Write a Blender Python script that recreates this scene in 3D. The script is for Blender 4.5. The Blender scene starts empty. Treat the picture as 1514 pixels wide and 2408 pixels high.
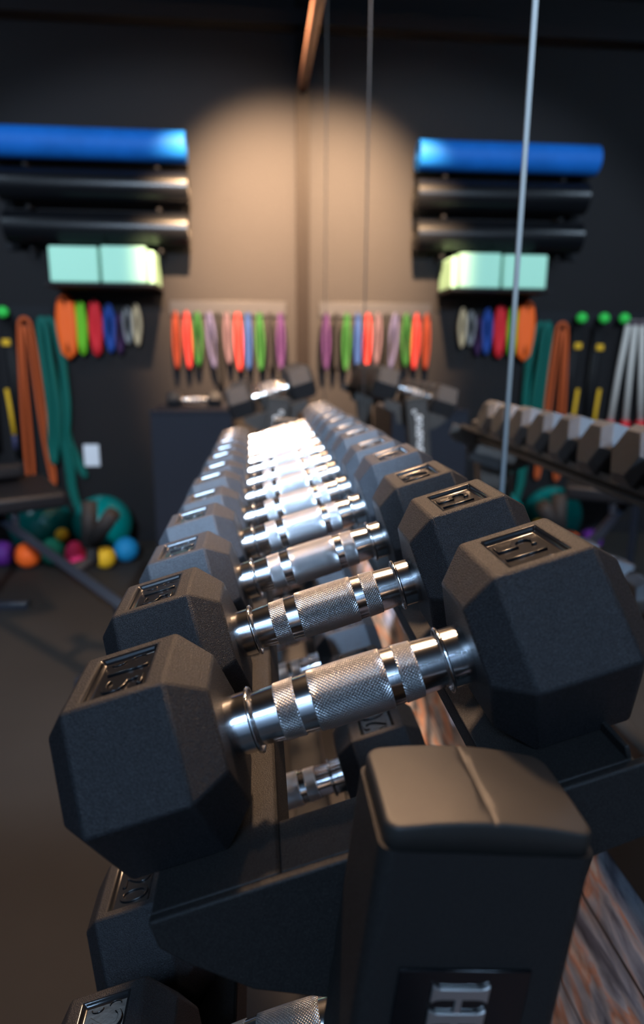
import bpy, bmesh, math, random
from mathutils import Vector, Matrix
random.seed(7)
S = bpy.context.scene
COL = S.collection
PI = math.pi
FLOOR = -1.40          # heights below are measured from the lens; everything is lifted at the end
XM = 0.335             # mirror wall
YB = 5.0               # back wall
CEIL = 2.32

# ------------------------------------------------------------------ materials
def newmat(name):
    m = bpy.data.materials.new(name); m.use_nodes = True
    nt = m.node_tree; b = nt.nodes['Principled BSDF']
    return m, nt, b
def mat(name, col, rough=0.5, metal=0.0, spec=0.5, coat=0.0, bump=None, var=None, sheen=0.0):
    m, nt, b = newmat(name)
    b.inputs['Base Color'].default_value = (*col, 1)
    b.inputs['Roughness'].default_value = rough
    b.inputs['Metallic'].default_value = metal
    b.inputs['Specular IOR Level'].default_value = spec
    b.inputs['Coat Weight'].default_value = coat
    b.inputs['Sheen Weight'].default_value = sheen
    tc = nt.nodes.new('ShaderNodeTexCoord')
    if bump:
        sc, strength, dist = bump
        n = nt.nodes.new('ShaderNodeTexNoise'); n.inputs['Scale'].default_value = sc; n.inputs['Detail'].default_value = 3
        nt.links.new(tc.outputs['Object'], n.inputs['Vector'])
        bp = nt.nodes.new('ShaderNodeBump'); bp.inputs['Strength'].default_value = strength; bp.inputs['Distance'].default_value = dist
        nt.links.new(n.outputs['Fac'], bp.inputs['Height']); nt.links.new(bp.outputs['Normal'], b.inputs['Normal'])
    if var:
        sc, amt = var
        n = nt.nodes.new('ShaderNodeTexNoise'); n.inputs['Scale'].default_value = sc; n.inputs['Detail'].default_value = 5
        nt.links.new(tc.outputs['Object'], n.inputs['Vector'])
        mx = nt.nodes.new('ShaderNodeMix'); mx.data_type = 'RGBA'
        mx.inputs[6].default_value = (*[c * (1 - amt) for c in col], 1); mx.inputs[7].default_value = (*[min(1, c * (1 + amt)) for c in col], 1)
        nt.links.new(n.outputs['Fac'], mx.inputs[0]); nt.links.new(mx.outputs[2], b.inputs['Base Color'])
    return m

M = {}
def speckled(name, dark, light, rough, spec, scale, bump):
    """pebbled moulded surface: fine grain with paler specks"""
    m, nt, b = newmat(name); N, L = nt.nodes, nt.links
    tc = N.new('ShaderNodeTexCoord')
    n = N.new('ShaderNodeTexNoise'); n.inputs['Scale'].default_value = scale; n.inputs['Detail'].default_value = 2; n.inputs['Roughness'].default_value = .6
    L.new(tc.outputs['Object'], n.inputs['Vector'])
    cr = N.new('ShaderNodeValToRGB'); e = cr.color_ramp.elements
    e[0].position = .42; e[0].color = (*dark, 1); e[1].position = .72; e[1].color = (*light, 1)
    L.new(n.outputs['Fac'], cr.inputs[0]); L.new(cr.outputs[0], b.inputs['Base Color'])
    rr = N.new('ShaderNodeMapRange'); rr.inputs['From Min'].default_value = .35; rr.inputs['From Max'].default_value = .7
    rr.inputs['To Min'].default_value = rough + .12; rr.inputs['To Max'].default_value = rough - .18
    L.new(n.outputs['Fac'], rr.inputs['Value']); L.new(rr.outputs[0], b.inputs['Roughness'])
    b.inputs['Specular IOR Level'].default_value = spec
    bp = N.new('ShaderNodeBump'); bp.inputs['Strength'].default_value = bump; bp.inputs['Distance'].default_value = .0006
    L.new(n.outputs['Fac'], bp.inputs['Height']); L.new(bp.outputs['Normal'], b.inputs['Normal'])
    return m
M['rubber'] = speckled('moulded black rubber', (0.0055, 0.0055, 0.007), (0.036, 0.036, 0.040), .52, .42, 1500, 1.0)
M['gloss'] = mat('smooth glossy black', (0.012, 0.012, 0.013), 0.22, spec=0.6, bump=(260, 0.12, 0.0004))
def chrome(name, rough, scratch=True):
    m, nt, b = newmat(name)
    b.inputs['Base Color'].default_value = (0.82, 0.82, 0.83, 1); b.inputs['Metallic'].default_value = 1
    b.inputs['Roughness'].default_value = rough
    if scratch:
        tc = nt.nodes.new('ShaderNodeTexCoord'); mp = nt.nodes.new('ShaderNodeMapping'); mp.inputs['Scale'].default_value = (2600, 60, 60)
        n = nt.nodes.new('ShaderNodeTexNoise'); n.inputs['Scale'].default_value = 1.0; n.inputs['Detail'].default_value = 2
        nt.links.new(tc.outputs['Object'], mp.inputs[0]); nt.links.new(mp.outputs[0], n.inputs['Vector'])
        bp = nt.nodes.new('ShaderNodeBump'); bp.inputs['Strength'].default_value = 0.05; bp.inputs['Distance'].default_value = 0.0003
        nt.links.new(n.outputs['Fac'], bp.inputs['Height']); nt.links.new(bp.outputs['Normal'], b.inputs['Normal'])
    return m
M['chrome'] = chrome('polished chrome', 0.17)
def knurl():
    m, nt, b = newmat('knurled chrome')
    b.inputs['Base Color'].default_value = (0.80, 0.80, 0.81, 1); b.inputs['Metallic'].default_value = 1; b.inputs['Roughness'].default_value = 0.26
    N, L = nt.nodes, nt.links
    tc = N.new('ShaderNodeTexCoord'); sx = N.new('ShaderNodeSeparateXYZ'); L.new(tc.outputs['Object'], sx.inputs[0])
    def mth(op, a, c=None, v=None):
        n = N.new('ShaderNodeMath'); n.operation = op
        if hasattr(a, 'links'): L.new(a, n.inputs[0])
        else: n.inputs[0].default_value = a
        if c is not None:
            if hasattr(c, 'links'): L.new(c, n.inputs[1])
            else: n.inputs[1].default_value = c
        return n.outputs[0]
    th = mth('MULTIPLY', mth('ARCTAN2', sx.outputs['Z'], sx.outputs['Y']), 25.0)
    xx = mth('MULTIPLY', sx.outputs['X'], PI / 0.0019)
    a = mth('ABSOLUTE', mth('SINE', mth('ADD', xx, th))); c = mth('ABSOLUTE', mth('SINE', mth('SUBTRACT', xx, th)))
    h = mth('MINIMUM', a, c)
    bp = N.new('ShaderNodeBump'); bp.inputs['Strength'].default_value = 0.9; bp.inputs['Distance'].default_value = 0.0005
    L.new(h, bp.inputs['Height']); L.new(bp.outputs['Normal'], b.inputs['Normal'])
    return m
M['knurl'] = knurl()
M['knurl'].node_tree.nodes['Principled BSDF'].inputs['Roughness'].default_value = .33
M['powder'] = speckled('black powder-coated steel', (0.0065, 0.006, 0.006), (0.032, 0.030, 0.029), .55, .38, 1700, .6)
M['cap'] = mat('black moulded plastic', (0.030, 0.0275, 0.025), 0.52, spec=0.45, bump=(420, 0.12, 0.0005), var=(30, 0.12))
M['plaque'] = mat('gloss black badge', (0.004, 0.004, 0.005), 0.15, spec=0.5)
M['silver'] = mat('brushed silver', (0.62, 0.6, 0.58), 0.34, metal=0.9)
M['whiteprint'] = mat('white print', (0.75, 0.78, 0.8), 0.5)
M['wall'] = mat('charcoal wall paint', (0.0105, 0.0098, 0.011), 0.7, spec=0.15, bump=(160, 0.15, 0.001), var=(3, 0.08))
M['palewall'] = mat('pale grey wall paint', (0.42, 0.43, 0.45), 0.8, spec=0.25, var=(3, 0.08))
M['ceiling'] = mat('black ceiling paint', (0.03, 0.03, 0.035), 0.9, spec=0.1)
M['beam'] = mat('black painted beam', (0.008, 0.008, 0.01), 0.8, spec=0.2)
M['floor'] = mat('dark rubber gym flooring', (0.020, 0.0185, 0.0175), 0.75, spec=0.3, bump=(300, 0.3, 0.001), var=(2.2, 0.35))
def mirrormat():
    m, nt, b = newmat('silvered mirror glass')
    b.inputs['Base Color'].default_value = (0.86, 0.88, 0.88, 1); b.inputs['Metallic'].default_value = 1; b.inputs['Roughness'].default_value = 0.004
    return m
M['mirror'] = mirrormat()
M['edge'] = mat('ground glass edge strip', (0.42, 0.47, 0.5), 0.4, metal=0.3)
M['edgeshade'] = mat('shade-darkened edge strip', (0.09, 0.085, 0.085), 0.5, metal=0.2)  # copy of the edge strip, dimmer light put into its colour
M['copper'] = mat('brown timber trim', (0.16, 0.08, 0.055), 0.5)
M['cornertrim'] = mat('dark brown corner trim', (0.0035, 0.0022, 0.002), 0.6, spec=0.1)
M['alu'] = mat('dark metal channel', (0.02, 0.019, 0.018), 0.5)
def wood():
    m, nt, b = newmat('rustic timber planks')
    N, L = nt.nodes, nt.links
    tc = N.new('ShaderNodeTexCoord'); mp = N.new('ShaderNodeMapping'); mp.inputs['Scale'].default_value = (1, 3.2, 8.0)
    L.new(tc.outputs['Object'], mp.inputs[0])
    n = N.new('ShaderNodeTexNoise'); n.inputs['Scale'].default_value = 2.2; n.inputs['Detail'].default_value = 7; n.inputs['Distortion'].default_value = 0.9; n.inputs['Roughness'].default_value = 0.6
    L.new(mp.outputs[0], n.inputs['Vector'])
    cr = N.new('ShaderNodeValToRGB'); e = cr.color_ramp.elements
    e[0].position = 0.36; e[0].color = (0.16, 0.16, 0.2, 1); e[1].position = 0.66; e[1].color = (0.85, 0.74, 0.66, 1)
    for p, c in ((0.44, (0.38, 0.40, 0.46, 1)), (0.50, (0.58, 0.54, 0.55, 1)), (0.56, (0.72, 0.33, 0.2, 1))):
        q = e.new(p); q.color = c
    L.new(n.outputs['Fac'], cr.inputs[0])
    n2 = N.new('ShaderNodeTexNoise'); n2.inputs['Scale'].default_value = 60; n2.inputs['Detail'].default_value = 6
    mp2 = N.new('ShaderNodeMapping'); mp2.inputs['Scale'].default_value = (1, 0.35, 1.2); L.new(tc.outputs['Object'], mp2.inputs[0]); L.new(mp2.outputs[0], n2.inputs['Vector'])
    cr2 = N.new('ShaderNodeValToRGB'); cr2.color_ramp.elements[0].position = 0.3; cr2.color_ramp.elements[0].color = (0.45, 0.43, 0.42, 1); cr2.color_ramp.elements[1].position = 0.62; cr2.color_ramp.elements[1].color = (1, 1, 1, 1)
    L.new(n2.outputs['Fac'], cr2.inputs[0])
    # plank joints
    sx = N.new('ShaderNodeSeparateXYZ'); L.new(tc.outputs['Object'], sx.inputs[0])
    mm = N.new('ShaderNodeMath'); mm.operation = 'PINGPONG'; mm.inputs[1].default_value = 0.07; L.new(sx.outputs['Z'], mm.inputs[0])
    cr3 = N.new('ShaderNodeMath'); cr3.operation = 'GREATER_THAN'; cr3.inputs[1].default_value = 0.002; L.new(mm.outputs[0], cr3.inputs[0])
    mx = N.new('ShaderNodeMix'); mx.data_type = 'RGBA'; mx.blend_type = 'MULTIPLY'; mx.inputs[0].default_value = 1
    L.new(cr.outputs[0], mx.inputs[6]); L.new(cr2.outputs[0], mx.inputs[7])
    mx2 = N.new('ShaderNodeMix'); mx2.data_type = 'RGBA'; mx2.inputs[6].default_value = (0.03, 0.02, 0.018, 1)
    L.new(cr3.outputs[0], mx2.inputs[0]); L.new(mx.outputs[2], mx2.inputs[7]); L.new(mx2.outputs[2], b.inputs['Base Color'])
    bp = N.new('ShaderNodeBump'); bp.inputs['Strength'].default_value = 0.4; bp.inputs['Distance'].default_value = 0.002
    L.new(n2.outputs['Fac'], bp.inputs['Height']); L.new(bp.outputs['Normal'], b.inputs['Normal'])
    b.inputs['Roughness'].default_value = 0.6
    return m
M['wood'] = wood()
M['bluemat'] = mat('blue foam', (0.006, 0.12, 0.46), 0.6, spec=0.2, var=(6, 0.3))
M['blackmat'] = mat('black vinyl', (0.004, 0.0045, 0.006), 0.27, spec=0.4)
M['mint'] = mat('mint green foam', (0.46, 0.86, 0.64), 0.7)
M['darkshelf'] = mat('black wall bracket steel', (0.009, 0.0095, 0.012), 0.7, spec=0.2)
M['cabinet'] = mat('dark blue grey laminate', (0.012, 0.014, 0.022), 0.7, spec=0.2, var=(8, 0.1))
M['white'] = mat('white plastic', (0.78, 0.77, 0.8), 0.4)
M['clear'] = mat('grey plastic rail', (0.012, 0.0115, 0.013), 0.5, spec=0.3)
M['ballteal'] = mat('teal vinyl', (0.0, 0.2, 0.18), 0.25, spec=0.4)
M['foamroll'] = mat('black foam grip', (0.012, 0.010, 0.010), 0.7, spec=0.25)
M['pad'] = mat('black upholstery', (0.007, 0.007, 0.009), 0.45, spec=0.3)
M['tube'] = mat('dark painted steel tube', (0.012, 0.015, 0.024), 0.3, spec=0.6)
CC = {'orange': (1.0, 0.14, 0.02), 'rust': (0.13, 0.02, 0.009), 'coral': (0.26, 0.022, 0.022), 'green': (0.010, 0.06, 0.012),
      'lime': (0.16, 0.52, 0.02), 'lavender': (0.05, 0.05, 0.11), 'black': (0.005, 0.005, 0.006), 'mauve': (0.07, 0.045, 0.06),
      'blue': (0.012, 0.035, 0.13), 'navy': (0.015, 0.06, 0.28), 'purple': (0.035, 0.012, 0.06), 'red': (0.72, 0.02, 0.03), 'grey': (0.22, 0.22, 0.22),
      'cream': (0.62, 0.47, 0.28), 'teal': (0.0, 0.10, 0.078), 'longorange': (0.48, 0.085, 0.02), 'yellow': (0.75, 0.42, 0.02), 'pink': (0.8, 0.04, 0.16),
      'violet': (0.09, 0.015, 0.17), 'seagreen': (0.03, 0.42, 0.26), 'white': (0.65, 0.6, 0.55), 'knob': (0.04, 0.6, 0.08), 'azure': (0.01, 0.2, 0.42)}
for k, c in CC.items(): M['c_' + k] = mat(k + ' rubber', c, 0.6, spec=0.22)

# ------------------------------------------------------------------ helpers
def link(o, parent=None, loc=None):
    COL.objects.link(o)
    if parent is not None: o.parent = parent
    if loc is not None: o.location = loc
    return o
def empty(name, loc, label=None, cat=None, group=None, roty=0.0, rotz=0.0):
    o = bpy.data.objects.new(name, None); o.empty_display_size = 0.02; link(o); o.location = loc
    o.rotation_euler = (0, roty, rotz)
    if label: tag(o, label, cat, group)
    return o
def tag(o, label, cat, group=None):
    o['label'] = label; o['category'] = cat
    if group: o['group'] = group
    return o
def base_of(parent):
    return parent.location.copy() if parent is not None else Vector((0, 0, 0))
def mk(name, verts, faces, m, parent=None, bevel=0, seg=2, smooth=False, local=False, origin=None):
    """verts in world space (shifted to the parent's location) unless local=True"""
    verts = [Vector(v) for v in verts]
    if parent is not None and not local:
        b = base_of(parent); verts = [v - b for v in verts]
    loc = None
    if parent is None:
        if origin is None:
            origin = Vector((sum(v.x for v in verts) / len(verts), sum(v.y for v in verts) / len(verts), min(v.z for v in verts)))
        origin = Vector(origin); verts = [v - origin for v in verts]; loc = origin
    me = bpy.data.meshes.new(name)
    bm = bmesh.new()
    vs = [bm.verts.new(v) for v in verts]
    for f in faces:
        try: bm.faces.new([vs[i] for i in f])
        except ValueError: pass
    bmesh.ops.recalc_face_normals(bm, faces=bm.faces)
    bm.to_mesh(me); bm.free()
    me.materials.append(m)
    if smooth:
        for p in me.polygons: p.use_smooth = True
    o = bpy.data.objects.new(name, me); link(o, parent, loc)
    if bevel:
        md = o.modifiers.new('bevel', 'BEVEL'); md.width = bevel; md.segments = seg; md.limit_method = 'ANGLE'; md.angle_limit = 0.5
        md.harden_normals = False
        for p in me.polygons: p.use_smooth = True
        try: me.set_sharp_from_angle(angle=0.6)
        except Exception: pass
    return o
class Geo:
    def __init__(s): s.v = []; s.f = []
    def add(s, v, f):
        b = len(s.v); s.v += [Vector(x) for x in v]; s.f += [[i + b for i in q] for q in f]; return s
    def box(s, x0, x1, y0, y1, z0, z1, fr=None):
        c = [(x, y, z) for x in (x0, x1) for y in (y0, y1) for z in (z0, z1)]
        if fr: c = [fr(*p) for p in c]
        return s.add(c, [(0, 1, 3, 2), (4, 6, 7, 5), (0, 4, 5, 1), (2, 3, 7, 6), (0, 2, 6, 4), (1, 5, 7, 3)])
    def prism(s, pts, f0, f1):      # polygon pts 2D -> two loops through f0, f1
        n = len(pts)
        v = [f0(*p) for p in pts] + [f1(*p) for p in pts]
        return s.add(v, [list(range(n)), list(range(2 * n - 1, n - 1, -1))] + [[i, (i + 1) % n, n + (i + 1) % n, n + i] for i in range(n)])
    def lathe(s, prof, seg=48, axis='x', cap=True, at=(0, 0, 0)):
        v = []; at = Vector(at)
        for (u, r) in prof:
            for k in range(seg):
                t = 2 * PI * k / seg; c, d = r * math.cos(t), r * math.sin(t)
                v.append(at + Vector({'x': (u, c, d), 'y': (c, u, d), 'z': (c, d, u)}[axis]))
        f = []
        for i in range(len(prof) - 1):
            for k in range(seg):
                a, b = i * seg + k, i * seg + (k + 1) % seg
                f.append([a, b, b + seg, a + seg])
        if cap:
            f.append(list(range(seg))[::-1]); f.append([(len(prof) - 1) * seg + k for k in range(seg)])
        return s.add(v, f)
    def sweep(s, pts, rx, ry=None, closed=False, seg=12, up=(0, 1, 0), smoothing=0):
        """tube with an elliptical section; ry is the radius along `up`"""
        ry = rx if ry is None else ry
        P = [Vector(p) for p in pts]
        for _ in range(smoothing):
            Q = []
            n = len(P)
            for i in range(n if closed else n - 1):
                a, b = P[i], P[(i + 1) % n]; Q += [a * .75 + b * .25, a * .25 + b * .75]
            if not closed: Q = [P[0]] + Q[1:-1] + [P[-1]]
            P = Q
        n = len(P); up = Vector(up); v = []
        for i in range(n):
            a = P[(i - 1) % n] if (closed or i > 0) else P[i]; b = P[(i + 1) % n] if (closed or i < n - 1) else P[i]
            t = (b - a).normalized(); sd = t.cross(up)
            if sd.length < 1e-4: sd = t.cross(Vector((1, 0, 0)))
            sd.normalize(); w = sd.cross(t).normalized()
            for k in range(seg):
                q = 2 * PI * k / seg
                v.append(P[i] + sd * rx * math.cos(q) + w * ry * math.sin(q))
        f = []
        for i in range(n if closed else n - 1):
            for k in range(seg):
                a, b = i * seg + k, i * seg + (k + 1) % seg; j = ((i + 1) % n) * seg
                f.append([a, b, j + (k + 1) % seg, j + k])
        if not closed: f += [list(range(seg))[::-1], [(n - 1) * seg + k for k in range(seg)]]
        return s.add(v, f)
    def ball(s, c, r, seg=32, rings=16, sz=(1, 1, 1)):
        c = Vector(c); v = [c + Vector((0, 0, -r * sz[2]))]
        for i in range(1, rings):
            p = -PI / 2 + PI * i / rings
            for k in range(seg):
                t = 2 * PI * k / seg; v.append(c + Vector((r * sz[0] * math.cos(p) * math.cos(t), r * sz[1] * math.cos(p) * math.sin(t), r * sz[2] * math.sin(p))))
        v.append(c + Vector((0, 0, r * sz[2]))); f = []
        for k in range(seg): f.append([0, 1 + (k + 1) % seg, 1 + k])
        for i in range(rings - 2):
            for k in range(seg):
                a = 1 + i * seg + k; b = 1 + i * seg + (k + 1) % seg; f.append([a, b, b + seg, a + seg])
        L_ = len(v) - 1; o = 1 + (rings - 2) * seg
        for k in range(seg): f.append([o + k, o + (k + 1) % seg, L_])
        return s.add(v, f)
    def make(s, name, m, parent=None, **kw): return mk(name, s.v, s.f, m, parent, **kw)
def structure(o): o['kind'] = 'structure'; return o

# ------------------------------------------------------------------ room shell
def slab(name, x0, x1, y0, y1, z0, z1, m, bevel=0):
    return structure(Geo().box(x0, x1, y0, y1, z0, z1).make(name, m, bevel=bevel))
XL = -5.2; YN = -4.2
slab('floor', XL, XM + .16, YN, YB + .12, FLOOR - .1, FLOOR, M['floor'])
slab('ceiling', XL, XM + .16, YN, YB + .12, CEIL, CEIL + .1, M['ceiling'])
slab('wall_back', XL, XM + .16, YB, YB + .12, FLOOR, CEIL, M['wall'])
slab('wall_front', XL, XM + .16, YN - .12, YN, FLOOR, CEIL, M['palewall'])
slab('wall_left', XL - .12, XL, YN - .12, YB + .12, FLOOR, CEIL, M['wall'])
slab('wall_right', XM + .02, XM + .16, YN, YB, FLOOR, CEIL, M['wall'])
slab('trim_1', XL, XM - .0, YB - .12, YB, 2.03, 2.12, M['beam'], .004)                  # soffit beam on the back wall
slab('trim_2', XM - .026, XM + .001, YN, YB - .045, 1.675, 1.735, M['copper'], .003)     # rail between mirror rows
slab('trim_3', XM - .045, XM + .02, YB - .045, YB, FLOOR, CEIL, M['cornertrim'], .003)    # corner post
slab('trim_4', XM - .006, XM + .02, YN, YB - .045, -.468, -.405, M['alu'], .001)          # channel under the mirrors, heightened to stand in for a dark reflection
slab('trim_5', XM + .0, XM + .02, YN, YB - .045, FLOOR, -.468, M['wood'])                 # timber cladding below
# mirror panels
edges = [-4.15, -1.60, -.352, .884, 2.135, 3.37, YB - .047]
names = ['mirror panel far behind the rack end, out by the near corner', 'wall mirror panel just behind the viewpoint',
         'large wall mirror panel nearest the viewpoint, right of the brightest seam', 'wall mirror panel between the bright seam and the fainter seam beyond it',
         'wall mirror panel beyond the fainter seam, second from the room corner', 'wall mirror panel next to the brown corner post']
for i in range(2, 6):
    y0, y1 = edges[i], edges[i + 1]
    e = empty('wall_mirror', (XM, (y0 + y1) / 2, -.405), names[i], 'mirror', 'floor-to-ceiling mirror panels on the right wall')
    Geo().box(XM, XM + .006, y0 + .002, y1 - .002, -.405, CEIL - .01).make('mirror_glass', M['mirror'], e)
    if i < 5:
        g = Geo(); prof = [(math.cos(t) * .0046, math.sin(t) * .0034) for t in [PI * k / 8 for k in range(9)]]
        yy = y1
        k = 1.0 if i == 2 else .6  # farther strips narrowed too, so they read dimmer
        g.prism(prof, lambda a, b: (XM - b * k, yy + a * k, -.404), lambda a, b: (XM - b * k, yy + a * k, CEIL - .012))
        s_ = g.make('edge_strip', M['edge'] if i == 2 else M['edgeshade'], e, smooth=True); s_['label'] = 'pale shining vertical seam strip' if i == 2 else 'vertical seam strip, darkened in colour for dimmer light'
# low dark baseboard on the back wall
structure(Geo().box(XL, XM - .045, YB - .015, YB, FLOOR, FLOOR + .1).make('baseboard_back', M['beam'], bevel=.003))

# ------------------------------------------------------------------ dumbbells
TILT = math.radians(16.8)
CA, SA = math.cos(TILT), math.sin(TILT)
C1 = Vector((.044, .307, -.166))
FR = .0936
def shelf_frame(origin):
    """local (u across the rack, v along it, n up from the shelf plane) -> world"""
    def f(u, v, n):
        return Vector((origin[0] + u * CA - n * SA, origin[1] + v, origin[2] + u * SA + n * CA))
    return f
S3 = 3 ** .5
def hexring(u, sc, F, side):
    s = F / S3
    pts = [(-s / 2, F / 2), (s / 2, F / 2), (s, 0), (s / 2, -F / 2), (-s / 2, -F / 2), (-s, 0)]
    return [Vector((side * u, v * sc, n * sc)) for v, n in pts]
def text_mesh(body, size):
    cu = bpy.data.curves.new('t', 'FONT'); cu.body = body; cu.size = size; cu.extrude = .0005; cu.bevel_depth = .00035; cu.bevel_resolution = 1
    cu.align_x = 'CENTER'; cu.align_y = 'CENTER'; cu.resolution_u = 6; cu.offset = -.0004
    o = bpy.data.objects.new('t', cu); COL.objects.link(o)
    dg = bpy.context.evaluated_depsgraph_get()
    me = bpy.data.meshes.new_from_object(o.evaluated_get(dg))
    bpy.data.objects.remove(o, do_unlink=True)
    return me
def make_head(parent, F, side, num, Wd=1.0, ui=.078):
    """side -1 left head, +1 right head; the parent sits at the base, the handle axis F/2 above"""
    uo = ui + .048 * Wd
    R = [hexring(ui - .016, .69, F, side), hexring(ui, 1, F, side), hexring(uo, 1, F, side), hexring(uo + .013, .715, F, side)]
    v = [p for r in R for p in r]; f = []
    f.append(list(range(6))); f.append([18 + k for k in range(6)])
    for i in range(3):
        for k in range(6):
            if i == 1 and k == 0: continue            # top face, replaced by the recess below
            a, b = i * 6 + k, i * 6 + (k + 1) % 6; f.append([a, b, b + 6, a + 6])
    # recess in the top face
    s = F / S3; w = uo - ui
    u0, u1 = ui + .2 * w, uo - .17 * w; v0, v1 = -s * .40, s * .40
    n = F / 2
    o_ = len(v)
    v += [Vector((side * a, b, n)) for a, b in ((u0, v0), (u0, v1), (u1, v1), (u1, v0))]
    i_ = .0015
    v += [Vector((side * a, b, n - .0034)) for a, b in ((u0 + i_, v0 + i_), (u0 + i_, v1 - i_), (u1 - i_, v1 - i_), (u1 - i_, v0 + i_))]
    # outer top corners: ring1: idx 6 (front), 7 (back); ring2: 12 (front), 13 (back)
    f += [[6, 7, o_ + 1, o_], [7, 13, o_ + 2, o_ + 1], [13, 12, o_ + 3, o_ + 2], [12, 6, o_, o_ + 3]]
    for k in range(4): f.append([o_ + k, o_ + (k + 1) % 4, o_ + 4 + (k + 1) % 4, o_ + 4 + k])
    h = mk('head', v, f + [[o_ + 4, o_ + 5, o_ + 6, o_ + 7]], M['rubber'], parent, bevel=.0013, seg=2, local=True)
    h.location = (0, 0, F / 2)
    me = h.data; me.materials.append(M['gloss'])
    zc = n - .0034
    for p in me.polygons:
        if all(abs(me.vertices[i].co.z - zc) < 1e-5 for i in p.vertices): p.material_index = 1
        if max(me.vertices[i].co.z for i in p.vertices) <= n + 1e-6 and sum(abs(me.vertices[i].co.z - zc) < 1e-5 for i in p.vertices) == 2: p.material_index = 1
    # raised number
    tm = text_mesh(num, .0325 * (w / .048) ** .5 * (.93 if len(num) > 1 else 1)); tm.materials.append(M['gloss'])
    t = bpy.data.objects.new('weight_number', tm); link(t, h)
    # text up points to the handle
    up = Vector((-side, 0, 0)); right = up.cross(Vector((0, 0, 1)))
    mt = Matrix((right, up, Vector((0, 0, 1)))).transposed().to_4x4()
    t.matrix_local = Matrix.Translation((side * (u0 + u1) / 2, -.0015 * side * -1, zc + .0004)) @ mt
    g = Geo()       # small moulded arc beside the number
    yy = (.0172 if side < 0 else -.0172) * F / FR
    for dx in (-.0055, .0055):
        pts = [(side * (u0 + u1) / 2 + dx + .0036 * math.cos(q), yy + .0022 * math.sin(q) * (1 if dx > 0 else -1), zc + .0003) for q in [PI * k / 8 for k in range(9)]]
        g.sweep(pts, .00035, seg=6, up=(0, 0, 1))
    mk('moulded_mark', g.v, g.f, M['gloss'], h, smooth=True, local=True)
    return h
def smoothprof(pts): return pts
def make_dumbbell(F, num, Wd=1.0, rs=1.0, ui=.078):
    e = empty('hex_dumbbell', (0, 0, 0), roty=-TILT)
    seg = 64
    r = lambda a: a * rs
    he = ui - .012
    prof = [(-he, r(.0150)), (-.0505, r(.0152)), (-.050, r(.0131))] + [(-.050 + .1 * k / 16, r(.0131 + .0018 * math.sin(PI * k / 16))) for k in range(1, 16)] + [(.050, r(.0131)), (.0505, r(.0152)), (he, r(.0150))]
    h = mk('handle', *(lambda g: (g.v, g.f))(Geo().lathe(prof, seg)), M['chrome'], e, smooth=True, local=True); h.location = (0, 0, F / 2)
    try: h.data.set_sharp_from_angle(angle=.7)
    except Exception: pass
    def grip(nm, a, b, dr):
        P = []
        n = 8
        for k in range(n + 1):
            u = a + (b - a) * k / n
            P.append((u, r(.0131 + .0018 * math.sin(PI * (u + .05) / .1)) + dr))
        P = [(a - .0004, P[0][1] - dr - .0002)] + P + [(b + .0004, P[-1][1] - dr - .0002)]
        g = Geo().lathe(P, seg, cap=False); o = mk(nm, g.v, g.f, M['knurl'], h, smooth=True, local=True)
    grip('knurled_grip', -.0185, .0195, .0007)
    grip('knurled_band', -.0365, -.0265, .0005); grip('knurled_band', .0260, .0355, .0005)
    for sd in (-1, 1):
        g = Geo(); ring = [(sd * .0500, .0158 * rs * math.cos(q), .0158 * rs * math.sin(q)) for q in [2 * PI * k / 48 for k in range(48)]]
        g.sweep(ring, .0012, closed=True, seg=8, up=(1, 0, 0))
        o = mk('collar_ring', g.v, g.f, M['chrome'], h, smooth=True, local=True)
        make_head(e, F, sd, num, Wd, ui)
    return e
def copy_tree(o, parent=None):
    c = o.copy(); COL.objects.link(c)
    if parent is not None: c.parent = parent
    for ch in list(o.children): copy_tree(ch, c)
    return c
def setw(o, pos, label, group):
    o.location = pos; tag(o, label, 'dumbbell', group)
ORD = ['nearest', 'second', 'third', 'fourth', 'fifth', 'sixth', 'seventh', 'eighth', 'ninth', 'tenth', 'eleventh', 'twelfth']
proto = {}
def get(num, F, **kw):
    if num in proto: return copy_tree(proto[num])
    proto[num] = make_dumbbell(F, num, **kw); return proto[num]
def base_pt(C, v, n=-FR / 2):
    return Vector((C[0] - n * SA, C[1] + v, C[2] + n * CA))
row1 = [('15', .0936, 1), ('15', .0936, 1), ('12', .0895, .95), ('12', .0895, .95), ('10', .085, .9), ('10', .085, .9), ('8', .0815, .85), ('8', .0815, .85), ('6', .079, .8), ('6', .079, .8), ('5', .077, .78), ('5', .077, .78)]
tints = ['its number plate large and sharp', 'just behind the nearest one', 'its left head catching blue light', 'right behind the third, duller number plate', 'midway to the bright cluster of handles', 'where the handles begin to glare',
         'with a softly blurred glinting grip', 'within the glaring row of handles', 'small and strongly blurred', 'small, near the top of the glare', 'last but one before the far post', 'last of the row']
for i, (num, F, wd) in enumerate(row1):
    d = get(num, F, Wd=wd)
    setw(d, base_pt(C1, [0, .113, .225, .336, .447, .557, .664, .768, .870, .970, 1.068, 1.165][i]), f'{ORD[i]} chrome-handled black hex dumbbell on top shelf, {tints[i]}', 'hex dumbbells on the top shelf of the near rack')
TIER = [Vector((0, 0, 0)), Vector((-.029, 0, -.229)), Vector((-.060, 0, -.52))]
C2 = C1 + TIER[1]
for i in range(8):
    d = get('20', .0936)
    setw(d, base_pt(C2, .010 + i * .112), f'{ORD[i]} black hex dumbbell on the shelf below, counted from the near end of the rack', 'hex dumbbells on the lower shelf of the near rack')

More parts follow.
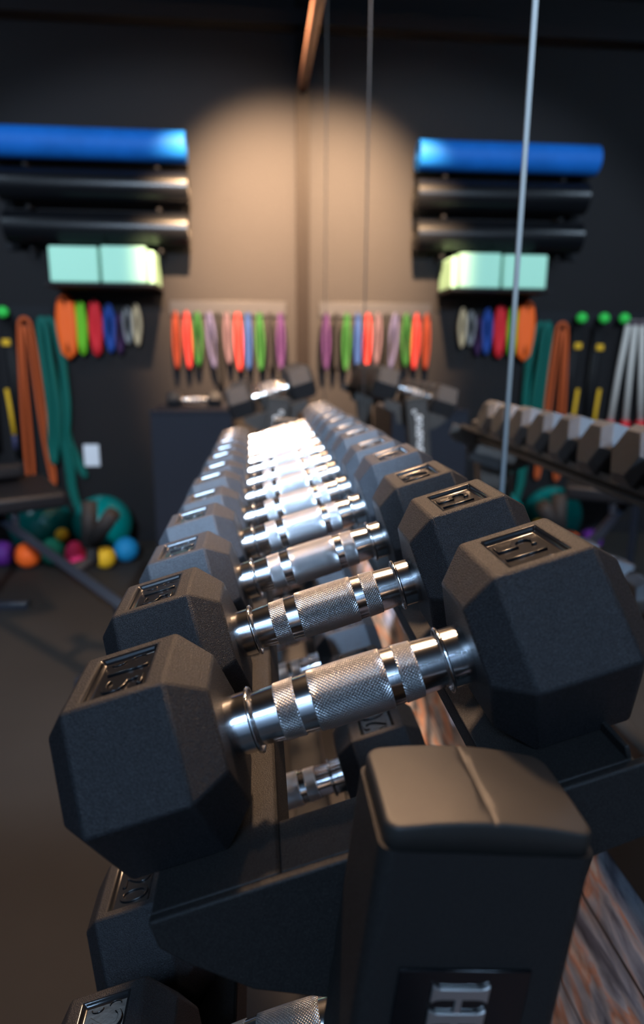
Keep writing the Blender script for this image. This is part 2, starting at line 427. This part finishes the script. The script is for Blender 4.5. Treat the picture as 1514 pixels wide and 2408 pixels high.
# ------------------------------------------------------------------ racks
LEAN = math.radians(6.6)
LT = Vector((math.sin(LEAN), 0, math.cos(LEAN))); LW = Vector((math.cos(LEAN), 0, -math.sin(LEAN)))
def post_frame(px, py, pz):
    o = Vector((px, py, pz))
    return lambda w, d, t: o + LW * w + Vector((0, d, 0)) + LT * t
def rrect(w0, w1, d0, d1, r, k=5):
    P = []
    for cx, cy, a in ((w1 - r, d1 - r, 0), (w0 + r, d1 - r, 90), (w0 + r, d0 + r, 180), (w1 - r, d0 + r, 270)):
        for j in range(k + 1):
            q = math.radians(a + 90 * j / k); P.append((cx + r * math.cos(q), cy + r * math.sin(q)))
    return P
def rack(yn, yf, label, badge, near_label=None):
    """yn, yf: where the near and far end plates stand"""
    xb = C1.x - .13
    rk = empty('dumbbell_rack', (xb, (yn + yf) / 2, FLOOR), label, 'rack', 'dumbbell racks along the mirror')
    def post(yfront, near):
        # top centre of the post at the cap seam
        top = Vector((.0805, yfront, -.1745))
        pf = post_frame(*top)
        W, D = .0405, .052
        tb = (FLOOR + .03 - top.z) / math.cos(LEAN)
        g = Geo(); P = rrect(-W, W, 0, D, .006)
        g.prism(P, lambda a, b: pf(a, b, tb), lambda a, b: pf(a, b, 0))
        p = g.make('post', M['powder'], rk, bevel=0)
        # cap: side wall with a rounded rim and a gently domed top split by a groove
        P0 = rrect(-W + .0015, W - .0015, .001, D - .001, .006, 6); P = []
        for q in range(len(P0)):
            a, b = P0[q], P0[(q + 1) % len(P0)]; L_ = math.hypot(b[0] - a[0], b[1] - a[1])
            ts = [0] if L_ < .003 else [.0, .15, .3, .42, .47, .488, .5, .512, .53, .58, .7, .85]
            P += [(a[0] + (b[0] - a[0]) * t, a[1] + (b[1] - a[1]) * t) for t in ts]
        n = len(P)
        cx_, cy_ = 0, D / 2; H = .0078; rr = .0014
        g2 = Geo(); rings = [(0, 0.0), (0, H - rr)] + [(rr * (1 - math.cos(q)), H - rr + rr * math.sin(q)) for q in [PI / 2 * k / 4 for k in range(1, 5)]]
        insets = [.0024, .004, .007, .010, .013, .016, .019, .022]
        for ins, z in rings + [(q, None) for q in insets]:
            for (a, b) in P:
                sx_ = (W - .0015 - ins) / (W - .0015); sy_ = max(0.0, (D / 2 - .001 - ins) / (D / 2 - .001))
                if ins == insets[-1]: sy_ = 0.0
                x, y = a * sx_, (b - cy_) * sy_
                dome = .0042 * (1 - (x / W) ** 2) + .0008 * (1 - (y / cy_) ** 2)
                zz = (H if z is None else z) + (dome if (z is None or z > 0) else 0)
                if (z is None or z > H * .9) and abs(x) < .0006: zz -= .0009
                g2.v.append(pf(x, y + cy_, zz))
        nr = len(rings) + len(insets)
        for q in range(nr - 1):
            for k in range(n):
                g2.f.append([q * n + k, q * n + (k + 1) % n, (q + 1) * n + (k + 1) % n, (q + 1) * n + k])
        g2.f.append(list(range(n)))
        c = mk('post_cap', g2.v, g2.f, M['cap'], rk, smooth=True)
        bm = bmesh.new(); bm.from_mesh(c.data); bmesh.ops.remove_doubles(bm, verts=bm.verts, dist=1e-5); bm.to_mesh(c.data); bm.free()
        c.parent = p; 
        if near:
            if badge == 'emblem':
                g = Geo(); g.box(-.0265, .0245, -.0012, .0008, -.20, -.0490, fr=pf)
                b = g.make('badge', M['plaque'], rk, bevel=.0004); b.parent = p; b['label'] = 'glossy black rectangular badge'
                g = Geo()
                def flared(x0, x1, t0, t1):
                    k = .0016; pts = [(x0, t0 - k), (x0 + .0018, t0 - k * .2), (x0 + .004, t0), (x1 - .004, t0), (x1 - .0018, t0 - k * .2), (x1, t0 - k),
                                      (x1, t1 + k), (x1 - .0018, t1 + k * .2), (x1 - .004, t1), (x0 + .004, t1), (x0 + .0018, t1 + k * .2), (x0, t1 + k)]
                    g.prism(pts, lambda a, b: pf(a, -.0012, b), lambda a, b: pf(a, -.0026, b))
                for t in (0, -.0112, -.0224, -.0336):
                    flared(-.0132, .0088, -.0610 + t, -.0562 + t)
                g.box(-.0036, -.0010, -.0024, -.0012, -.094, -.058, fr=pf)
                b = g.make('emblem', M['silver'], rk, bevel=.0003); b.parent = p; b['label'] = 'silver emblem of flared bars joined by a stem'
            else:
                g = Geo()       # white lettering running down the post, too blurred to read
                t = -.055
                for k in range(9):
                    w0 = -.004 + .0008 * k; h_ = .016
                    if k % 3 == 0:
                        pts = [pf(w0 + .011 * math.cos(q), -.0010, t - h_ / 2 + .0068 * math.sin(q)) for q in [2 * PI * j / 16 for j in range(16)]]
                        g.sweep(pts, .0020, .0006, closed=True, seg=6, up=(0, 1, 0))
                    elif k % 3 == 1:
                        g.box(w0 - .011, w0 + .011, -.0012, .0002, t - h_ * .2, t, fr=pf); g.box(w0 - .011, w0 + .011, -.0012, .0002, t - h_, t - h_ * .8, fr=pf); g.box(w0 - .011, w0 - .007, -.0012, .0002, t - h_, t, fr=pf)
                    else:
                        g.box(w0 - .011, w0 + .011, -.0012, .0002, t - h_ * .2, t, fr=pf); g.box(w0 - .011, w0 + .011, -.0012, .0002, t - h_, t - h_ * .8, fr=pf); g.box(w0 + .007, w0 + .011, -.0012, .0002, t - h_, t, fr=pf)
                    t -= .0205
                pts = [pf(.012 + .006 * math.cos(q), -.0010, -.040 + .006 * math.sin(q)) for q in [2 * PI * j / 16 for j in range(16)]]
                g.sweep(pts, .0014, .0006, closed=True, seg=6, up=(0, 1, 0))
                b = g.make('lettering', M['whiteprint'], rk); b.parent = p; b['label'] = 'white vertical lettering'
        # foot
        bx = top.x + LT.x * tb
        g = Geo(); g.box(bx - .22, min(bx + .30, XM - .03), yfront + .001, yfront + .051, FLOOR, FLOOR + .045)
        g.make('foot', M['powder'], rk, bevel=.005)
    post(yn - .0545, True); post(yf + .0065, False)
    for ti, off in enumerate(TIER):
        fr = shelf_frame((C1.x + off.x, 0, C1.z + off.z))
        n0 = -FR / 2
        # end plates, tapered towards the ends
        for (a, b) in ((yn - .0025, yn + .0025), (yf - .0025, yf + .0025)):
            pts = [(-.114, n0), (.134, n0), (.134, n0 - .028), (.118, n0 - .038), (.085, n0 - .040), (.066, n0 - .074), (-.035, n0 - .080), (-.082, n0 - .052), (-.106, n0 - .026), (-.114, n0 - .014)]
            g = Geo(); g.prism(pts, lambda p, q: fr(p, a, q), lambda p, q: fr(p, b, q))
            g.make('end_plate', M['powder'], rk, bevel=.0012)
        for sd in (-1, 1):
            g = Geo(); u0, u1 = sd * .053, sd * .1135
            lo, hi = min(u0, u1), max(u0, u1)
            y0, y1 = yn + .0025, yf - .0025
            g.box(lo, hi, y0, y1, n0 - .003, n0, fr=fr)
            g.box(*( (u0, u0 + sd * .003) if sd > 0 else (u0 - .003, u0)), y0, y1, n0 - .024, n0, fr=fr)
            if sd > 0: g.box(hi - .0025, hi, y0, y1, n0, n0 + .007, fr=fr)
            g.make('shelf_rail', M['powder'], rk, bevel=.0008)
        for ya in (yn + .003, yf - .043):
            g = Geo(); g.box(-.053, .053, ya, ya + .034, n0 - .0035, n0 - .0005, fr=fr)
            g.make('cross_bar', M['powder'], rk, bevel=.0008)
        g = Geo(); g.sweep([fr(.068, yn + .03, n0 - .016), fr(.068, yf - .03, n0 - .016)], .0045, seg=14, up=(0, 0, 1))
        g.make('tie_rod', M['powder'], rk, smooth=True)
    return rk
rack(.2525, 1.640, 'long black steel dumbbell rack nearest the viewpoint, silver emblem on its post', 'emblem')
rack(2.535, 3.80, 'second black dumbbell rack beyond the first, white vertical lettering on its post', 'text')
for i in range(5):
    d = get('40', .120, Wd=1.55, rs=1.1, ui=.086)
    setw(d, base_pt(Vector((C1.x + .012, 2.655, C1.z)), i * .140), f'{ORD[i]} large tan-lit hex dumbbell on the far rack beyond the near rack\'s end', 'large hex dumbbells on the far rack')

# ------------------------------------------------------------------ far left: storage cabinet with a dumbbell on top
cb = empty('storage_cabinet', (-.39, 4.42, FLOOR), 'dark blue-grey storage cabinet standing against the back wall behind the dumbbell row', 'cabinet')
Geo().box(-.636, -.15, 4.1, 4.72, FLOOR, -.365).make('cabinet_body', M['cabinet'], cb, bevel=.006)
Geo().box(-.642, -.144, 4.094, 4.73, -.365, -.347).make('cabinet_top', M['cabinet'], cb, bevel=.003)
Geo().box(-.632, -.154, 4.088, 4.1, FLOOR + .04, -.375).make('cabinet_door', M['cabinet'], cb, bevel=.003)
d = copy_tree(proto['20']); d.rotation_euler = (0, 0, .12); d.location = (-.40, 4.42, -.347); d.scale = (1.25, 1.1, 1.0)
tag(d, 'hex dumbbell with glinting handle lying on the dark storage cabinet', 'dumbbell')

# ------------------------------------------------------------------ wall-mounted mats
def wall_bracket(parent, x, z, reach, thick=.02):
    g = Geo(); g.box(x - .012, x + .012, YB - reach, YB, z - thick, z); g.box(x - .012, x + .012, YB - .008, YB, z - .08, z + .02)
    
    g.make('bracket_arm', M['darkshelf'], parent, bevel=.002)
mr = empty('mat_rack', (-1.1, YB, .6), 'black wall rack holding the rolled mats high on the back wall', 'rack')
Geo().box(-1.66, -.47, YB - .02, YB, .655, 1.42).make('back_panel', M['darkshelf'], mr, bevel=.003)
def roll_mat(z, x0, x1, m, label, r=.118, squash=.0):
    g = Geo(); turns = 3.2; N = 110; pts = []
    cy = YB - .032 - r
    for k in range(N + 1):
        t = k / N; rr = r * (.35 + .65 * t); q = -PI * .35 + t * turns * 2 * PI
        pts.append((cy + rr * math.cos(q), z + rr * (1 - squash) * math.sin(q)))
    inner = []
    for k in range(N + 1):
        t = k / N; rr = r * (.35 + .65 * t) - .012; q = -PI * .35 + t * turns * 2 * PI
        inner.append((cy + rr * math.cos(q), z + rr * (1 - squash) * math.sin(q)))
    v = []; n = len(pts)
    for x in (x0, x1):
        v += [(x, a, b) for a, b in pts] + [(x, a, b) for a, b in inner]
    f = []
    for k in range(n - 1):
        f += [[k, k + 1, 2 * n + k + 1, 2 * n + k], [n + k, 2 * n + n + k, 2 * n + n + k + 1, n + k + 1], [k, n + k, n + k + 1, k + 1], [2 * n + k, 2 * n + k + 1, 3 * n + k + 1, 3 * n + k]]
    f += [[0, 2 * n, 3 * n, n], [n - 1, 2 * n - 1, 4 * n - 1, 3 * n - 1]]
    g.add(v, f)
    e = mk('rolled_mat', g.v, g.f, m, None, smooth=True)
    try: e.data.set_sharp_from_angle(angle=.6)
    except Exception: pass
    return tag(e, label, 'exercise mat', 'rolled mats on the wall rack')
roll_mat(1.292, -1.68, -.432, M['bluemat'], 'bright blue rolled mat, topmost on the wall rack', r=.108)
roll_mat(1.045, -1.62, -.428, M['blackmat'], 'black rolled mat directly under the bright blue one', r=.112)
roll_mat(.790, -1.60, -.436, M['blackmat'], 'black rolled mat, lowest of the three, above the mint green blocks', r=.112)
for z in (1.166, .914, .659):
    for x in (-1.45, -.62): wall_bracket(mr, x, z, .17)

# mint foam blocks on a shelf
sh = empty('wall_shelf', (-.98, YB, .42), 'narrow black wall shelf under the mint green blocks', 'shelf')
Geo().box(-1.33, -.635, 4.60, YB, .400, .422).make('shelf_board', M['darkshelf'], sh, bevel=.003)
Geo().box(-1.33, -.635, YB - .012, YB, .29, .400).make('back_strip', M['darkshelf'], sh, bevel=.003)
tag(Geo().box(-1.292, -.986, 4.62, YB - .02, .4225, .640).make('foam_block', M['mint'], bevel=.012, seg=3), 'left mint green foam block on the wall shelf', 'foam block', 'mint green foam blocks')
tag(Geo().box(-.972, -.690, 4.62, YB - .1, .4225, .646).make('foam_block', M['mint'], bevel=.012, seg=3), 'middle mint green foam block on the wall shelf, lit brightest', 'foam block', 'mint green foam blocks')
tag(Geo().box(-.684, -.645, 4.66, YB - .02, .4225, .625).make('foam_block', M['mint'], bevel=.010, seg=3), 'thin mint green foam block at the right end of the wall shelf', 'foam block', 'mint green foam blocks')

# ------------------------------------------------------------------ bands hanging on the wall
def loop_pts(x, zt, zb, w, y, lean=0.0, belly=.6, twist=0.0):
    P = []
    N = 22
    for k in range(N):
        q = 2 * PI * k / N; s_ = math.sin(q); c = math.cos(q)
        t = (1 - c) / 2                                  # 0 top .. 1 bottom
        ww = w * (.35 + .65 * math.sin(PI * min(1, t * belly + .12)))
        P.append(Vector((x + ww / 2 * s_ + lean * t, y + twist * s_ * .02, zt - (zt - zb) * t)))
    return P
def band(name, x, zt, zb, w, y, m, label, group, rx=.012, ry=.006, cat='band', **kw):
    g = Geo(); g.sweep(loop_pts(x, zt, zb, w, y, **kw), rx, ry, closed=True, seg=10, up=(0, 1, 0))
    return tag(g.make(name, m, smooth=True), label, cat, group)
pr = empty('peg_rail', (-.195, YB, .25), 'long grey peg rail on the back wall beside the mirror corner', 'peg rail')
Geo().box(-.60, .215, YB - .014, YB, .245, .345).make('rail_board', M['clear'], pr, bevel=.003)
bx = [-.555, -.482, -.406, -.324, -.262, -.201, -.127, -.054, .026, .101, .175]
bc = ['rust', 'coral', 'green', 'lavender', 'black', 'mauve', 'coral', 'blue', 'green', 'black', 'purple']
zb = [-.118, -.118, -.098, -.112, -.24, -.085, -.132, -.125, -.13, -.128, -.125]
lab = ['rust orange loop band hanging at the left end of the grey peg rail', 'coral loop band next to the rust orange one', 'green loop band between coral and lavender bands', 'lavender loop band right of the left green one',
       'long black loop band between the lavender and mauve ones', 'mauve loop band just left of the brightest coral band', 'bright coral loop band in the middle of the grey peg rail', 'blue loop band right of the bright coral one',
       'green loop band between the blue and the right black band', 'short black loop band between green and purple', 'purple loop band at the right end, nearest the mirror corner']
for i, x in enumerate(bx):
    Geo().sweep([(x, YB, .262), (x, YB - .13, .262), (x, YB - .137, .272)], .005, seg=8, up=(0, 0, 1)).make('peg', M['darkshelf'], pr, smooth=True)
    band('loop_band', x, .262, zb[i], [.034, .036, .05, .05, .034, .04, .036, .03, .04, .03, .038][i], YB - .075, M['c_' + bc[i]], lab[i], 'loop bands on the grey peg rail', rx=.0135, ry=.026, lean=[.0, .012, .0, .03, .0, .012, .01, .0, .005, 0, 0][i], belly=.75)
# coloured bands on hooks below the mint blocks
hr = empty('hook_rail', (-1.06, YB, .33), 'dark hook rail below the mint green blocks', 'hook rail')
Geo().box(-1.34, -.78, YB - .016, YB, .30, .352).make('rail_board', M['darkshelf'], hr, bevel=.003)
G2 = [(-1.290, .335, -.015, .052, 'orange', 'wide orange band bundle bulging on the hook rail below the mint blocks', .052, .03), (-1.195, .32, -.012, .035, 'lime', 'lime green band beside the wide orange bundle', .026, .02),
      (-1.10, .32, -.015, .045, 'red', 'red band bundle hanging between lime green and navy bands', .03, .025), (-1.005, .30, .0, .055, 'navy', 'navy blue band right of the red bundle', .02, .02),
      (-.942, .25, -.012, .05, 'purple', 'slim dark purple band between navy and grey ones', .014, .014), (-.884, .285, .055, .06, 'grey', 'grey band left of the cream one', .014, .014), (-.82, .305, .045, .045, 'cream', 'cream band at the right end of the dark hook rail', .014, .014)]
for (x, zt, zb_, w, c, l, rx, ry) in G2:
    Geo().sweep([(x, YB, zt - .008), (x, YB - .12, zt - .008), (x, YB - .128, zt + .006)], .006, seg=8, up=(0, 0, 1)).make('hook', M['darkshelf'], hr, smooth=True)
    band('hanging_band', x, zt, zb_, w, YB - .07, M['c_' + c], l, 'coloured bands on the dark hook rail', rx=rx, ry=ry, belly=.9)
# long bands
def strand(name, pts, m, label, r=.017, ry=None, group=None, closed=False, cat='band'):
    g = Geo(); g.sweep(pts, r, ry, closed=closed, seg=10, up=(0, 1, 0), smoothing=2)
    return tag(g.make(name, m, smooth=True), label, cat, group)
yl = YB - .07
k1 = YB - .095
strand('long_band', [(-1.612, yl, .17), (-1.60, yl, .205), (-1.575, yl, .218), (-1.545, yl, .205), (-1.53, yl, .17), (-1.505, yl, -.10), (-1.49, yl, -.5), (-1.455, yl, -.90), (-1.47, yl, -.955), (-1.487, yl, -.90), (-1.525, yl, -.5), (-1.545, yl, -.1), (-1.56, yl, .14), (-1.575, yl, .165), (-1.59, yl, .14), (-1.60, yl, -.1), (-1.60, yl, -.5), (-1.605, yl, -.93), (-1.625, yl, -.96), (-1.65, yl, -.93), (-1.645, yl, -.5), (-1.63, yl, -.1)],
       M['c_longorange'], 'long orange band looped over a hook, hanging almost to the floor', r=.013, ry=.008, closed=True)
TL = [([(-1.455, .215), (-1.425, .20), (-1.415, -.10), (-1.40, -.40), (-1.43, -.72), (-1.45, -.80), (-1.47, -.70), (-1.445, -.38), (-1.465, -.08), (-1.475, .18)], 'long teal band hanging right beside the long orange band', .020, 0),
      ([(-1.415, .215), (-1.385, .20), (-1.36, .0), (-1.325, -.22), (-1.33, -.45), (-1.36, -.62), (-1.335, -.80), (-1.335, -1.0), (-1.30, -1.12), (-1.325, -1.13), (-1.365, -.98), (-1.37, -.78), (-1.40, -.60), (-1.38, -.42), (-1.40, -.2), (-1.42, .0), (-1.435, .19)], 'long teal band with knotted strands, right of the other teal one', .019, .03),
      ([(-1.37, .17), (-1.33, -.05), (-1.335, -.32), (-1.355, -.58), (-1.30, -.74), (-1.245, -.88), (-1.262, -.90), (-1.33, -.76), (-1.375, -.60), (-1.36, -.34), (-1.36, -.06)], 'short teal band kicking out to the right above the wall outlet', .016, .055)]
for pts, l, r_, dy in TL:
    strand('long_band', [(x, k1 + dy, z) for x, z in pts], M['c_teal'], l, r=r_, ry=.009, closed=True, group='long teal bands')
# green ball hooks, straps
hk = empty('hook_strip', (-1.75, YB, .3), 'dark hook strip continuing left of the long orange band', 'hook rail')
Geo().box(-2.30, -1.40, YB - .014, YB, .20, .30).make('rail_board', M['darkshelf'], hk, bevel=.003)
for j, (x, l) in enumerate(((-1.69, 'bright green ball-tipped hook nearest the long orange band'), (-1.86, 'bright green ball-tipped hook, middle of three, seen only in the mirror'), (-2.015, 'bright green ball-tipped hook farthest from the orange band, seen only in the mirror'))):
    h = empty('ball_hook', (x, YB - .014, .24), l, 'hook', 'green ball-tipped hooks')
    g = Geo(); g.sweep([(x, YB - .014, .25), (x, YB - .10, .25)], .008, seg=10, up=(0, 0, 1)); g.make('hook_stem', M['darkshelf'], h, smooth=True)
    Geo().ball((x, YB - .12, .25), .042, 20, 12, (1, .7, .9)).make('ball_tip', M['c_knob'], h, smooth=True)
for j, x in enumerate((-1.70, -1.87)):
    e = empty('suspension_strap', (x, YB - .06, -.9), ['black and yellow suspension strap hanging from the green-tipped hook nearest the orange band', 'black and yellow suspension strap hanging from the middle green-tipped hook, seen in the mirror'][j], 'strap', 'suspension straps')
    Geo().sweep([(x, YB - .07, .23), (x + .01, YB - .06, -.2), (x, YB - .06, -.75)], .022, .006, seg=8, up=(0, 1, 0)).make('strap_webbing', M['c_black'], e, smooth=True)
    Geo().sweep([(x + .035, YB - .07, .2), (x + .045, YB - .06, -.2), (x + .035, YB - .06, -.7)], .016, .006, seg=8, up=(0, 1, 0)).make('strap_webbing', M['c_black'], e, smooth=True)
    Geo().box(x - .03, x + .025, YB - .085, YB - .06, .03 - .01 * j, .075 - .01 * j).make('buckle', M['c_yellow'], e, bevel=.006)
    Geo().sweep([(x - .03, YB - .08, -.26), (x - .018, YB - .08, -.42), (x - .010, YB - .08, -.58)], .014, .006, seg=8, up=(0, 1, 0)).make('yellow_strip', M['c_yellow'], e, smooth=True)
    Geo().sweep([(x - .010, YB - .08, -.58), (x - .01, YB - .08, -.68)], .016, .010, seg=8, up=(0, 1, 0)).make('strap_handle', M['c_lavender'], e, smooth=True)
# white and red ropes farther left (seen in the mirror)
for j in range(4):
    x = -2.07 - .05 * j
    e = empty('hanging_rope', (x, YB - .08, -.7), ['white rope with red tail, nearest the green hooks', 'white rope with red tail, second from the green hooks', 'white rope with red tail, third from the green hooks', 'white rope with red tail, farthest from the green hooks'][j] + ', seen in the mirror', 'rope', 'white and red ropes')
    sx = .06 - .07 * j
    Geo().sweep([(x, YB - .09, .24), (x + sx * .5, YB - .08, -.1), (x + sx, YB - .08, -.50)], .020, seg=10, up=(0, 1, 0)).make('rope_strand', M['c_white'], e, smooth=True)
    Geo().sweep([(x + sx, YB - .08, -.50), (x + sx * 1.1, YB - .08, -.62)], .034, seg=10, up=(0, 1, 0)).make('rope_tail', M['c_red'], e, smooth=True)
    Geo().ball((x, YB - .09, .22), .026, 14, 8).make('rope_cuff', M['c_mauve'], e, smooth=True)

# wall outlet
wo = empty('wall_outlet', (-1.208, YB, -.835), 'white wall outlet plate on the dark back wall', 'outlet')
Geo().box(-1.262, -1.152, YB - .008, YB, -.822, -.662).make('cover_plate', M['white'], wo, bevel=.003)
Geo().box(-1.228, -1.186, YB - .011, YB - .007, -.80, -.75).make('socket', M['white'], wo, bevel=.003)
Geo().box(-1.228, -1.186, YB - .011, YB - .007, -.735, -.685).make('socket', M['white'], wo, bevel=.003)

# ------------------------------------------------------------------ balls
def ball(name, x, y, r, m, label, group=None, sz=(1, 1, 1), cat='ball'):
    g = Geo().ball((x, y, FLOOR + r * sz[2]), r, 36, 20, sz)
    return tag(g.make(name, m, smooth=True, origin=(x, y, FLOOR)), label, cat, group)
ball('exercise_ball', -1.105, 4.75, .205, M['ballteal'], 'large teal exercise ball behind the black foam rollers', 'teal exercise balls')
ball('exercise_ball', -1.53, 4.74, .215, M['ballteal'], 'large teal exercise ball half hidden by the bench', 'teal exercise balls')
ball('weighted_ball', -1.70, 4.46, .085, M['c_violet'], 'violet ball on the floor left of the orange one', 'small coloured balls')
ball('weighted_ball', -1.525, 4.42, .085, M['c_orange'], 'orange ball on the floor beside the sloping bench rail', 'small coloured balls')
ball('weighted_ball', -1.375, 4.46, .088, M['c_seagreen'], 'sea green ball left of the pink one', 'small coloured balls', sz=(.95, .95, 1.05))
ball('weighted_ball', -1.205, 4.36, .082, M['c_pink'], 'pink ball between the sea green and yellow ones', 'small coloured balls', sz=(.8, .8, 1.15))
ball('weighted_ball', -1.015, 4.36, .072, M['c_yellow'], 'yellow ball on the floor right of the foam rollers', 'small coloured balls', sz=(.95, .95, 1.0))
ball('weighted_ball', -.905, 4.50, .085, M['c_azure'], 'azure ball behind the yellow one', 'small coloured balls')
e = ball('weighted_ball', -1.31, 4.47, .045, M['c_yellow'], 'small yellow ball resting on top of the sea green and pink balls', 'small coloured balls')
e.location.z = FLOOR + .158

# ------------------------------------------------------------------ bench
bn = empty('weight_bench', (-1.0, 3.1, FLOOR), 'black incline weight bench with sloping steel rail and foam leg rollers', 'bench')
def P3(*a): return Vector(a)
A_, B_ = P3(-1.17, 3.25, -.835), P3(-.52, 2.56, -1.00)
D_ = (B_ - A_).normalized()
Geo().sweep([A_ - D_ * .55, A_, B_, B_ + D_ * .12], .030, .026, seg=4, up=(0, 0, 1)).make('main_rail', M['tube'], bn, bevel=.003)
# pads
def padbox(name, c, dx, dy, dz, rx, rz):
    Mx = Matrix.Translation(c) @ Matrix.Rotation(rz, 4, 'Z') @ Matrix.Rotation(rx, 4, 'X')
    g = Geo(); g.box(-dx, dx, -dy, dy, -dz, dz); g.v = [Mx @ v for v in g.v]
    return g.make(name, M['pad'], bn, bevel=.022, seg=4)
padbox('seat_pad', P3(-1.23, 3.45, -.705), .20, .24, .04, math.radians(3), math.radians(30))
padbox('back_pad', P3(-1.62, 3.75, -.66), .20, .42, .04, math.radians(-8), math.radians(40))
c0 = A_.lerp(B_, .60)
up0 = P3(-.755, 3.0, -.66)
Geo().sweep([A_.lerp(B_, .55) , P3(-.755, 3.0, -.93), P3(-.755, 3.0, -.80)], .030, seg=14, up=(0, 1, 0)).make('roller_post', M['foamroll'], bn, smooth=True)
Geo().sweep([P3(-.765, 3.0, -.86), P3(-.750, 3.0, -.655)], .034, seg=20, up=(0, 1, 0)).make('foam_roller', M['foamroll'], bn, smooth=True)
Geo().sweep([P3(-.740, 2.98, -.83), P3(-.630, 2.90, -.685)], .034, seg=20, up=(0, 1, 0)).make('foam_roller', M['foamroll'], bn, smooth=True)
zt = FLOOR + .02
q = A_.lerp(B_, .92)
Geo().sweep([q, P3(q.x + .03, q.y + .1, zt)], .024, seg=4, up=(0, 1, 0)).make('leg', M['tube'], bn, bevel=.003)
Geo().box(q.x - .22, q.x + .26, q.y + .08, q.y + .13, FLOOR, FLOOR + .04).make('foot', M['tube'], bn, bevel=.004)
q = A_ - D_ * .5
Geo().sweep([q, P3(q.x - .03, q.y + .05, zt)], .024, seg=4, up=(0, 1, 0)).make('leg', M['tube'], bn, bevel=.003)
Geo().box(q.x - .25, q.x + .22, q.y + .03, q.y + .08, FLOOR, FLOOR + .04).make('foot', M['tube'], bn, bevel=.004)
Geo().sweep([A_, P3(A_.x, A_.y + .02, -.745)], .022, seg=4, up=(0, 1, 0)).make('pad_support', M['tube'], bn, bevel=.003)
Geo().sweep([A_ - D_ * .45, P3(-1.60, 3.72, -.70)], .022, seg=4, up=(0, 1, 0)).make('pad_support', M['tube'], bn, bevel=.003)

# ------------------------------------------------------------------ lights
def aim(o, target):
    d = Vector(target) - o.location; o.rotation_euler = d.to_track_quat('-Z', 'Y').to_euler()
def spot(name, loc, target, power, col, size, blend, radius=.05):
    l = bpy.data.lights.new(name, 'SPOT'); l.energy = power; l.color = col; l.spot_size = math.radians(size); l.spot_blend = blend; l.shadow_soft_size = radius
    o = bpy.data.objects.new(name, l); COL.objects.link(o); o.location = loc; aim(o, target); return o
def area(name, loc, target, power, col, sx, sy):
    l = bpy.data.lights.new(name, 'AREA'); l.energy = power; l.color = col; l.shape = 'RECTANGLE'; l.size = sx; l.size_y = sy
    o = bpy.data.objects.new(name, l); COL.objects.link(o); o.location = loc; aim(o, target); return o
WARM = (1.0, .66, .40); COOL = (.42, .66, 1.0)
spot('warm_corner_spotlight', (-.25, 3.2, 2.25), (.26, 5.0, .52), 7600, (1, .62, .34), 54, 1.0, .05)
spot('warm_row_spotlight', (-.10, 2.05, 2.25), (.05, 1.55, -.2), 440, (1, .62, .36), 104, .6, .14)
spot('cool_row_fill', (-1.5, -1.9, 2.2), (-.03, .92, -.15), 3000, COOL, 10.5, .5, .05)  # added fill, narrow cone to brighten the blue fronts of the heads
spot('warm_near_spotlight', (-.15, 1.15, 2.28), (.0, .25, -.2), 36, (1, .62, .38), 70, .8, .08)
spot('warm_gap_fill', (-.95, 2.1, 2.25), (.33, 1.62, -.62), 1300, (1, .64, .40), 22, .6, .08)  # added fill, aimed to brighten the timber below the mirror
spot('cool_rear_spotlight', (-.75, -2.4, 2.2), (-.45, 5.0, -.75), 1700, (.70, .84, 1.0), 40, .3, .08)
area('cool_chrome_fill', (-1.2, -2.2, 2.28), (-.2, .4, -.3), 95, COOL, 1.4, .5)  # added unseen area fill, gives the chrome something bright to reflect
area('cool_left_fill', (-2.7, 3.0, 2.28), (-1.7, 4.6, -.6), 45, (.62, .8, 1.0), .3, 1.2)  # added unseen area fill, brightens the teal balls behind the bench
area('cool_front_wall_fill', (-1.2, -3.3, 2.28), (-1.2, -4.2, .2), 150, COOL, 2.0, .25)  # added unseen fill, lights the wall behind the viewpoint for chrome reflections
w = bpy.data.worlds.new('dim_room'); S.world = w; w.use_nodes = True
w.node_tree.nodes['Background'].inputs[0].default_value = (.25, .35, .6, 1); w.node_tree.nodes['Background'].inputs[1].default_value = .02

# ------------------------------------------------------------------ camera
cam = bpy.data.cameras.new('camera'); co = bpy.data.objects.new('camera', cam); COL.objects.link(co)
cam.sensor_fit = 'VERTICAL'; cam.sensor_height = 36.0; cam.lens = 1580 / 2408 * 36.0
yw, pt, rl = math.radians(5.5), math.radians(13.4), math.radians(.3)
fwd = Vector((math.sin(yw) * math.cos(pt), math.cos(yw) * math.cos(pt), -math.sin(pt)))
rt = Vector((math.cos(yw), -math.sin(yw), 0)); up = rt.cross(fwd)
r2 = rt * math.cos(rl) + up * math.sin(rl); u2 = -rt * math.sin(rl) + up * math.cos(rl)
co.matrix_world = Matrix((r2, u2, -fwd)).transposed().to_4x4()
cam.clip_start = .01; cam.clip_end = 60
cam.dof.use_dof = True; cam.dof.focus_distance = .40; cam.dof.aperture_fstop = 5.0
S.camera = co
# lift everything so that the floor is at z = 0
for o in S.objects:
    if o.parent is None: o.location.z -= FLOOR
S.view_settings.view_transform = 'Standard'; S.view_settings.look = 'None'; S.view_settings.gamma = 1; S.view_settings.use_curve_mapping = False
S.view_settings.exposure = 0.0
S.cycles.caustics_reflective = False; S.cycles.caustics_refractive = False
S.cycles.sample_clamp_indirect = 6.0
S.cycles.max_bounces = 8
S.cycles.use_denoising = True
